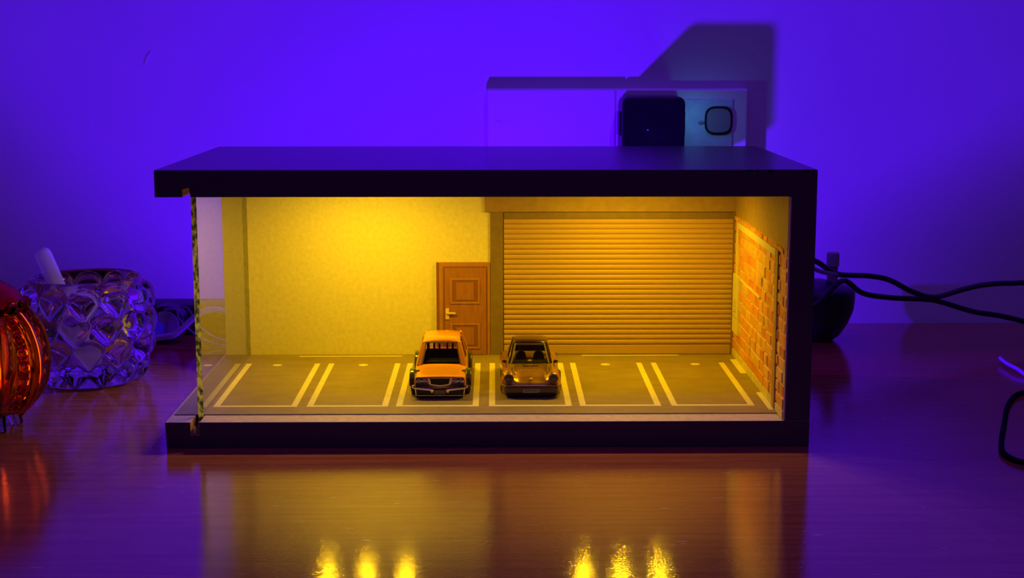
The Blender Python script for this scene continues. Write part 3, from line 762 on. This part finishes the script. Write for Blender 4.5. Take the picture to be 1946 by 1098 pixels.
for i, ch_ in enumerate('EUPTT917'):
    x = -3.5 + i * .95; hh = 1.2
    bx(bm, x, x + .2, -1.45, -1.3, 3.35, 3.35 + hh)
    if ch_ in 'EPT97': bx(bm, x, x + .6, -1.45, -1.3, 3.35 + hh - .2, 3.35 + hh)
    if ch_ in 'EU': bx(bm, x, x + .6, -1.45, -1.3, 3.35, 3.55)
    if ch_ in 'UP9': bx(bm, x + .45, x + .62, -1.45, -1.3, 3.35 + (0 if ch_ != 'P' else .6), 3.35 + hh)
    if ch_ in 'EP9': bx(bm, x, x + .5, -1.45, -1.3, 3.88, 4.02)
newobj('plate_lettering', bm, M['bumper_dark'], pl)
bm = bmesh.new(); prism(bm, [(-.55, 8.6), (0, 7.7), (.55, 8.6), (.55, 9.4), (-.55, 9.4)], 2.6, 4.4, 'y'); newobj('bonnet_crest', bm, M['handle'], c2)
bm = bmesh.new(); quadbar(bm, (-3.8, 20.5, 12.42), (-3.8, 22.5, 12.8), .25, .3); quadbar(bm, (3.8, 20.5, 12.42), (3.8, 22.5, 12.8), .25, .3); bx(bm, -3.8, 3.8, 20.3, 20.8, 12.15, 12.5)
newobj('bonnet_vent', bm, M['cabin'], c2)
bm = bmesh.new(); bx(bm, -12, 12, 4, 68, 1.5, 3.4); newobj('chassis', bm, M['interior'], c2, bevel=.4)

# ================================================================== clear bubble-glass bowl
def bubble_bowl(cx, cy):
    bm = bmesh.new(); n = 264; nz = 92; H = 61.5
    def R(z):
        u = z / H
        return 26.0 + 8.2 * math.sin(min(1, u / .62) * math.pi / 2) ** .8 - (2.6 * ((u - .62) / .38) ** 1.6 if u > .62 else 0)
    rows = [(51.0, 8.0, 0, 12), (36.5, 7.6, .5, 12), (22.0, 7.4, 0, 12), (9.0, 6.2, .5, 12)]
    def bump(a, z):
        best = 0
        for zc, hz, ph, k in rows:
            t_ = a / (2 * math.pi) * k + ph + (0.12 * math.sin(zc)); f = t_ - math.floor(t_) - .5
            dz = (z - zc) / (hz if z > zc else hz * 1.35)
            wide = .50 * (1 if dz > 0 else max(.12, 1 + dz * .55))   # teardrop: pointed below
            dd = (f / wide) ** 2 + dz * dz
            if dd < 1: best = max(best, math.sqrt(1 - dd))
        return 5.8 * best
    outer = []
    for i in range(nz + 1):
        z = .6 + (H - .6) * i / nz; ring = []
        for j in range(n):
            a = 2 * math.pi * j / n
            r = R(z) + bump(a, z) * min(1, (H - z) / 4) 
            ring.append(bm.verts.new(((r * math.cos(a)) * S, (r * math.sin(a)) * S, z * S)))
        outer.append(ring)
    inner = []
    for z, r in [(H + .3, R(H) - 1.0), (H - .4, R(H) - 2.2), (50, 30.0), (38, 30.0), (24, 29), (14, 26.5), (9, 22), (7, 14), (6.6, 5)]:
        inner.append([bm.verts.new((r * math.cos(2 * math.pi * j / n) * S, r * math.sin(2 * math.pi * j / n) * S, z * S)) for j in range(n)])
    rings = outer + inner
    for a, b in zip(rings, rings[1:]):
        for j in range(n): bm.faces.new((a[j], a[(j + 1) % n], b[(j + 1) % n], b[j]))
    bm.faces.new(inner[-1][::-1] if False else inner[-1]); bm.faces.new(outer[0][::-1])
    o = newobj('glass_bowl', bm, M['glass'], None, smooth=True)
    o.location = Vector((cx, cy, 0.05)) * S
    return o
tag(bubble_bowl(-237.5, 850), 'round clear glass bowl covered in teardrop bubbles, left of the garage', 'bowl')

# frosted stick leaning in the bowl
bm = bmesh.new(); a, b = Vector((-232, 842, 8.5)), Vector((-263.2, 851, 78))
dvec = (b - a).normalized()
prof = [(0, 3.2), (.02, 4.6), (.5, 4.7), (.94, 4.9)]
pts = []
L_ = (b - a).length; u = dvec.orthogonal().normalized(); w = dvec.cross(u)
prof = [(0, 0), (0, 3.0), (1.4, 4.1), (L_ * .5, 4.4), (L_ - 4.8, 4.9), (L_ - 2.4, 4.4), (L_ - .8, 2.9), (L_, 0)]
rings = []
for d_, r in prof:
    c_ = a + dvec * d_
    if r == 0: rings.append([bm.verts.new(c_ * S)])
    else: rings.append([bm.verts.new((c_ + (u * math.cos(t_) + w * math.sin(t_)) * r) * S) for t_ in [2 * math.pi * i / 28 for i in range(28)]])
for p_, q_ in zip(rings, rings[1:]):
    for i in range(28):
        j_ = (i + 1) % 28
        if len(p_) == 1: bm.faces.new((p_[0], q_[i], q_[j_]))
        elif len(q_) == 1: bm.faces.new((p_[i], p_[j_], q_[0]))
        else: bm.faces.new((p_[i], p_[j_], q_[j_], q_[i]))
tag(newobj('frosted_stick', bm, M['frosted'], None, smooth=True), 'pale frosted round-ended stick leaning out of the clear glass bowl', 'stick')

# ================================================================== amber glass jar at the left edge
AX, AY = -264.0, 742.0
aj = thing('amber_glass_jar', 'ribbed amber glass lantern jar with glowing inside, at the left edge', 'candle jar', loc=(AX, AY, 0))
def lobed(bm, prof, lobes, depth, n=160, phase=0):
    rings = []
    for r, z in prof:
        rings.append([bm.verts.new(((r * (1 - depth) + r * depth * abs(math.cos(lobes * a / 2 + phase)) ** .6) * math.cos(a) * S,
                                    (r * (1 - depth) + r * depth * abs(math.cos(lobes * a / 2 + phase)) ** .6) * math.sin(a) * S, z * S)) for a in [2 * math.pi * i / n for i in range(n)]])
    for p_, q_ in zip(rings, rings[1:]):
        for i in range(n): bm.faces.new((p_[i], p_[(i + 1) % n], q_[(i + 1) % n], q_[i]))
    bm.faces.new(rings[0][::-1]); bm.faces.new(rings[-1])
prof = [(14, 6.4), (22, 9), (28.5, 15), (32.5, 24), (34.2, 34), (33, 44), (29.5, 53), (25, 59), (22.5, 61.5),
        (20.8, 61.5), (23, 58), (27.2, 51.5), (30.4, 43), (31.4, 34), (29.8, 25), (26, 17), (20, 11.6), (12, 9.4)]
bm = bmesh.new(); lobed(bm, prof, 9, .17, phase=.55); newobj('ribbed_body', bm, M['amber_glass'], aj, smooth=True)
# bead columns in the valleys and smooth ribs beside them
import math as _m
def on_body(a, z, extra=0):
    rr = 0
    P = prof[:9]
    for (r0, z0), (r1, z1) in zip(P, P[1:]):
        if z0 <= z <= z1: rr = r0 + (r1 - r0) * (z - z0) / (z1 - z0)
    return ((rr + extra) * math.cos(a), (rr + extra) * math.sin(a), z)
for k in range(9):
    a = (2 * math.pi * k + math.pi - 1.1) / 9
    for i in range(7):
        z = 13 + i * 7.1
        bm = bmesh.new(); x_, y_, z_ = on_body(a, z, -3.2); ball(bm, (x_, y_, z_), 3.3, 1, 1, 1.05, 18)
        newobj('glass_bead', bm, M['red_glass'] if i > 4 else M['amber_glass'], aj, smooth=True)
    cord('glass_rib', [on_body(a + .2, z, -.6) for z in (9.5, 18, 28, 40, 52, 60)], 2.9, M['olive_glass'], aj)
bm = bmesh.new(); lathe(bm, [(22.8, 61.6), (24.4, 63), (23.6, 66.5), (20, 71.5), (13, 75.8), (5, 77.4), (0, 77.6)], 0, 0, 48)
lathe(bm, [(0, 74.6), (11, 73), (18, 68.6), (21, 64), (22.8, 61.6)], 0, 0, 48); bmesh.ops.remove_doubles(bm, verts=bm.verts, dist=1e-6)
lid = newobj('domed_lid', bm, M['red_glass'], aj, smooth=True)
for k in range(14):
    a = 2 * math.pi * k / 14; bm = bmesh.new(); ball(bm, (24.0 * math.cos(a), 24.0 * math.sin(a), 63.2), 3.6, 1, 1, 1, 16)
    newobj('rim_bead', bm, M['red_glass'], lid, smooth=True)
for k in range(6):
    a = 2 * math.pi * k / 6 + .35; bm = bmesh.new()
    cyl(bm, (17.5 * math.cos(a), 17.5 * math.sin(a), .1), (15.5 * math.cos(a), 15.5 * math.sin(a), 8.2), 3.4, 4.4, 6); newobj('crystal_foot', bm, M['crystal'], aj, bevel=.5)
bm = bmesh.new(); lathe(bm, [(0, 10.2), (15, 10.2), (16, 12), (16, 22), (14.6, 23), (0, 23)], 0, 0, 36); newobj('candle', bm, M['wax'], aj, smooth=False)
bm = bmesh.new(); ball(bm, (0, 0, 34), 7, 1, 1, 1.6, 20); newobj('candle_flame', bm, M['flame'], aj, smooth=True)

# ================================================================== things behind the garage, right
pt = thing('cord_pot', 'dark round pot with a small capped stem, behind the right corner of the garage', 'pot', loc=(213, 968, 0))
bm = bmesh.new(); lathe(bm, [(0, .1), (12, .1), (17, 4), (22, 12), (25.4, 21), (26, 28), (26, 33), (24, 35.5), (16, 37.5), (8, 40), (0, 40.5)], 0, 0, 48)
newobj('pot_body', bm, M['plastic_black'], pt, smooth=True)
bm = bmesh.new(); lathe(bm, [(4.6, 36), (3.6, 40), (3.4, 49)], 11, 0, 24); newobj('stem', bm, M['cord_grey'], pt, smooth=True)
bm = bmesh.new(); lathe(bm, [(0, 48.6), (3.4, 48.6), (4.2, 49.4), (4.2, 57.4), (3.4, 58.6), (0, 58.8)], 11, 0, 28); newobj('cap', bm, M['plastic_grey'], pt, smooth=False, bevel=.2)

tag(cord('black_cable', [(40, 930, 1.9), (36, 912, 24), (58, 905, 62), (96, 908, 78), (150, 922, 74), (188, 930, 63), (206, 936, 57), (219, 936, 49), (240.5, 938, 47.3), (254.5, 940, 44.3), (270, 940, 36.5), (284, 940, 33), (302.5, 940, 38), (316, 940, 41), (333, 940, 42), (352, 940, 40), (400, 935, 20), (440, 930, 1.9), (520, 920, 1.9)], 1.75, M['cord']),
    'black cable arching above the table, upper of two crossing at right', 'cable', 'crossing cables at right')
tag(cord('black_cable', [(70, 935, 1.9), (60, 915, 20), (80, 904, 46), (110, 906, 52), (150, 915, 40), (185, 926, 22), (207, 931, 31), (222, 931.5, 45.2), (236.5, 935, 36.5), (257.5, 944, 32), (281.5, 948, 30.2), (292, 950, 28), (313, 950, 21.7), (331, 950, 18.8), (350, 950, 14), (390, 945, 1.9), (500, 930, 1.9)], 1.75, M['cord']),
    'black cable sagging to the table, lower of two crossing at right', 'cable', 'crossing cables at right')
tag(cord('usb_cord', [(175, 925, 62), (192, 928, 59.5), (206, 930, 52), (219, 931, 49)], 1.4, M['cord_grey']),
    'short dark grey cord end crossing above the round pot', 'cord')
tag(cord('glossy_cord', [(311.5, 890, 3.5), (311, 876, 3), (312, 860, 3), (316, 844, 1.4), (340, 820, 1.4), (400, 800, 1.4)], 1.2, mat('shiny_cord', (.5, .45, .7), .08, spec=1.0)),
    'thin glossy cord with violet glint lying on the table at the right edge', 'cord')
tag(cord('looped_cord', [(340, 815, 1.4), (300, 809, 1.4), (281, 784, 1.4), (262, 737, 1.4), (247, 697, 1.4), (243, 678, 1.4), (249, 664, 1.4), (275, 655, 1.4), (330, 655, 1.4)], 1.3, mat('matt_black_cord', (.008, .007, .009), .9, spec=.08)),
    'black cord curving in a loop flat on the table, lower right', 'cord')

# ================================================================== things behind the garage, left
ps = thing('power_strip', 'long dark power strip lying against the wall behind the clear bowl', 'power strip', loc=(-225, 1000, 0))
local(box('strip_body', (-330, -150, 986, 1016, .1, 17), M['plastic_black'], bevel=2, seg=3), ps)
local(box('strip_lid', (-328, -152, 988, 1014, 17, 20.6), mat('dark_plum_plastic', (.06, .035, .05), .5), bevel=1.5), ps)
pg = thing('round_plug', 'round black plug with a ringed face, behind the right side of the clear bowl', 'plug', loc=(-216, 958, 0))
bm = bmesh.new(); cyl(bm, (0, 12, 13), (0, -4, 13), 12.6, 12.6, 36); newobj('plug_body', bm, M['plastic_black'], pg, bevel=1.2, seg=3)
bm = bmesh.new(); cyl(bm, (0, -3.8, 13), (0, -5.0, 13), 9.5, 9, 36); newobj('plug_face', bm, M['plastic_grey'], pg, bevel=.4)
bm = bmesh.new(); cyl(bm, (-4, -4.8, 11), (-4, -6.0, 11), 4.4, 4, 24); newobj('plug_button', bm, mat('violet_button', (.20, .16, .75), .3), pg, bevel=.3)
tag(cord('violet_cord', [(-236, 936, 2.6), (-222, 934, 7.5), (-214, 932, 9.4), (-205.5, 930, 11), (-199, 930, 16), (-191, 930, 23.2), (-184, 930, 27), (-172, 930, 26), (-150, 925, 12), (-120, 915, 2.2)], 2.0, M['cord_lit']),
    'thick pale cord lit violet, curving up behind the clear side panel', 'cord')
tag(cord('thin_cord', [(-216, 951, 24.0), (-208, 951, 23.5), (-206, 950, 18), (-199, 948, 11), (-190, 946, 5), (-178, 946, 1.2), (-160, 946, 1.2)], .8, M['cord_grey']),
    'thin grey cord looping down left of the garage, nearer the round plug', 'cord', 'thin cords left of the garage')
tag(cord('thin_cord', [(-206, 957, 24.5), (-201.5, 957, 23.4), (-197, 956, 16), (-191, 955, 9), (-180, 955, 3), (-165, 955, 1.2), (-150, 955, 1.2)], .8, M['cord_grey']),
    'thin grey cord slanting down left of the garage, farther from the round plug', 'cord', 'thin cords left of the garage')
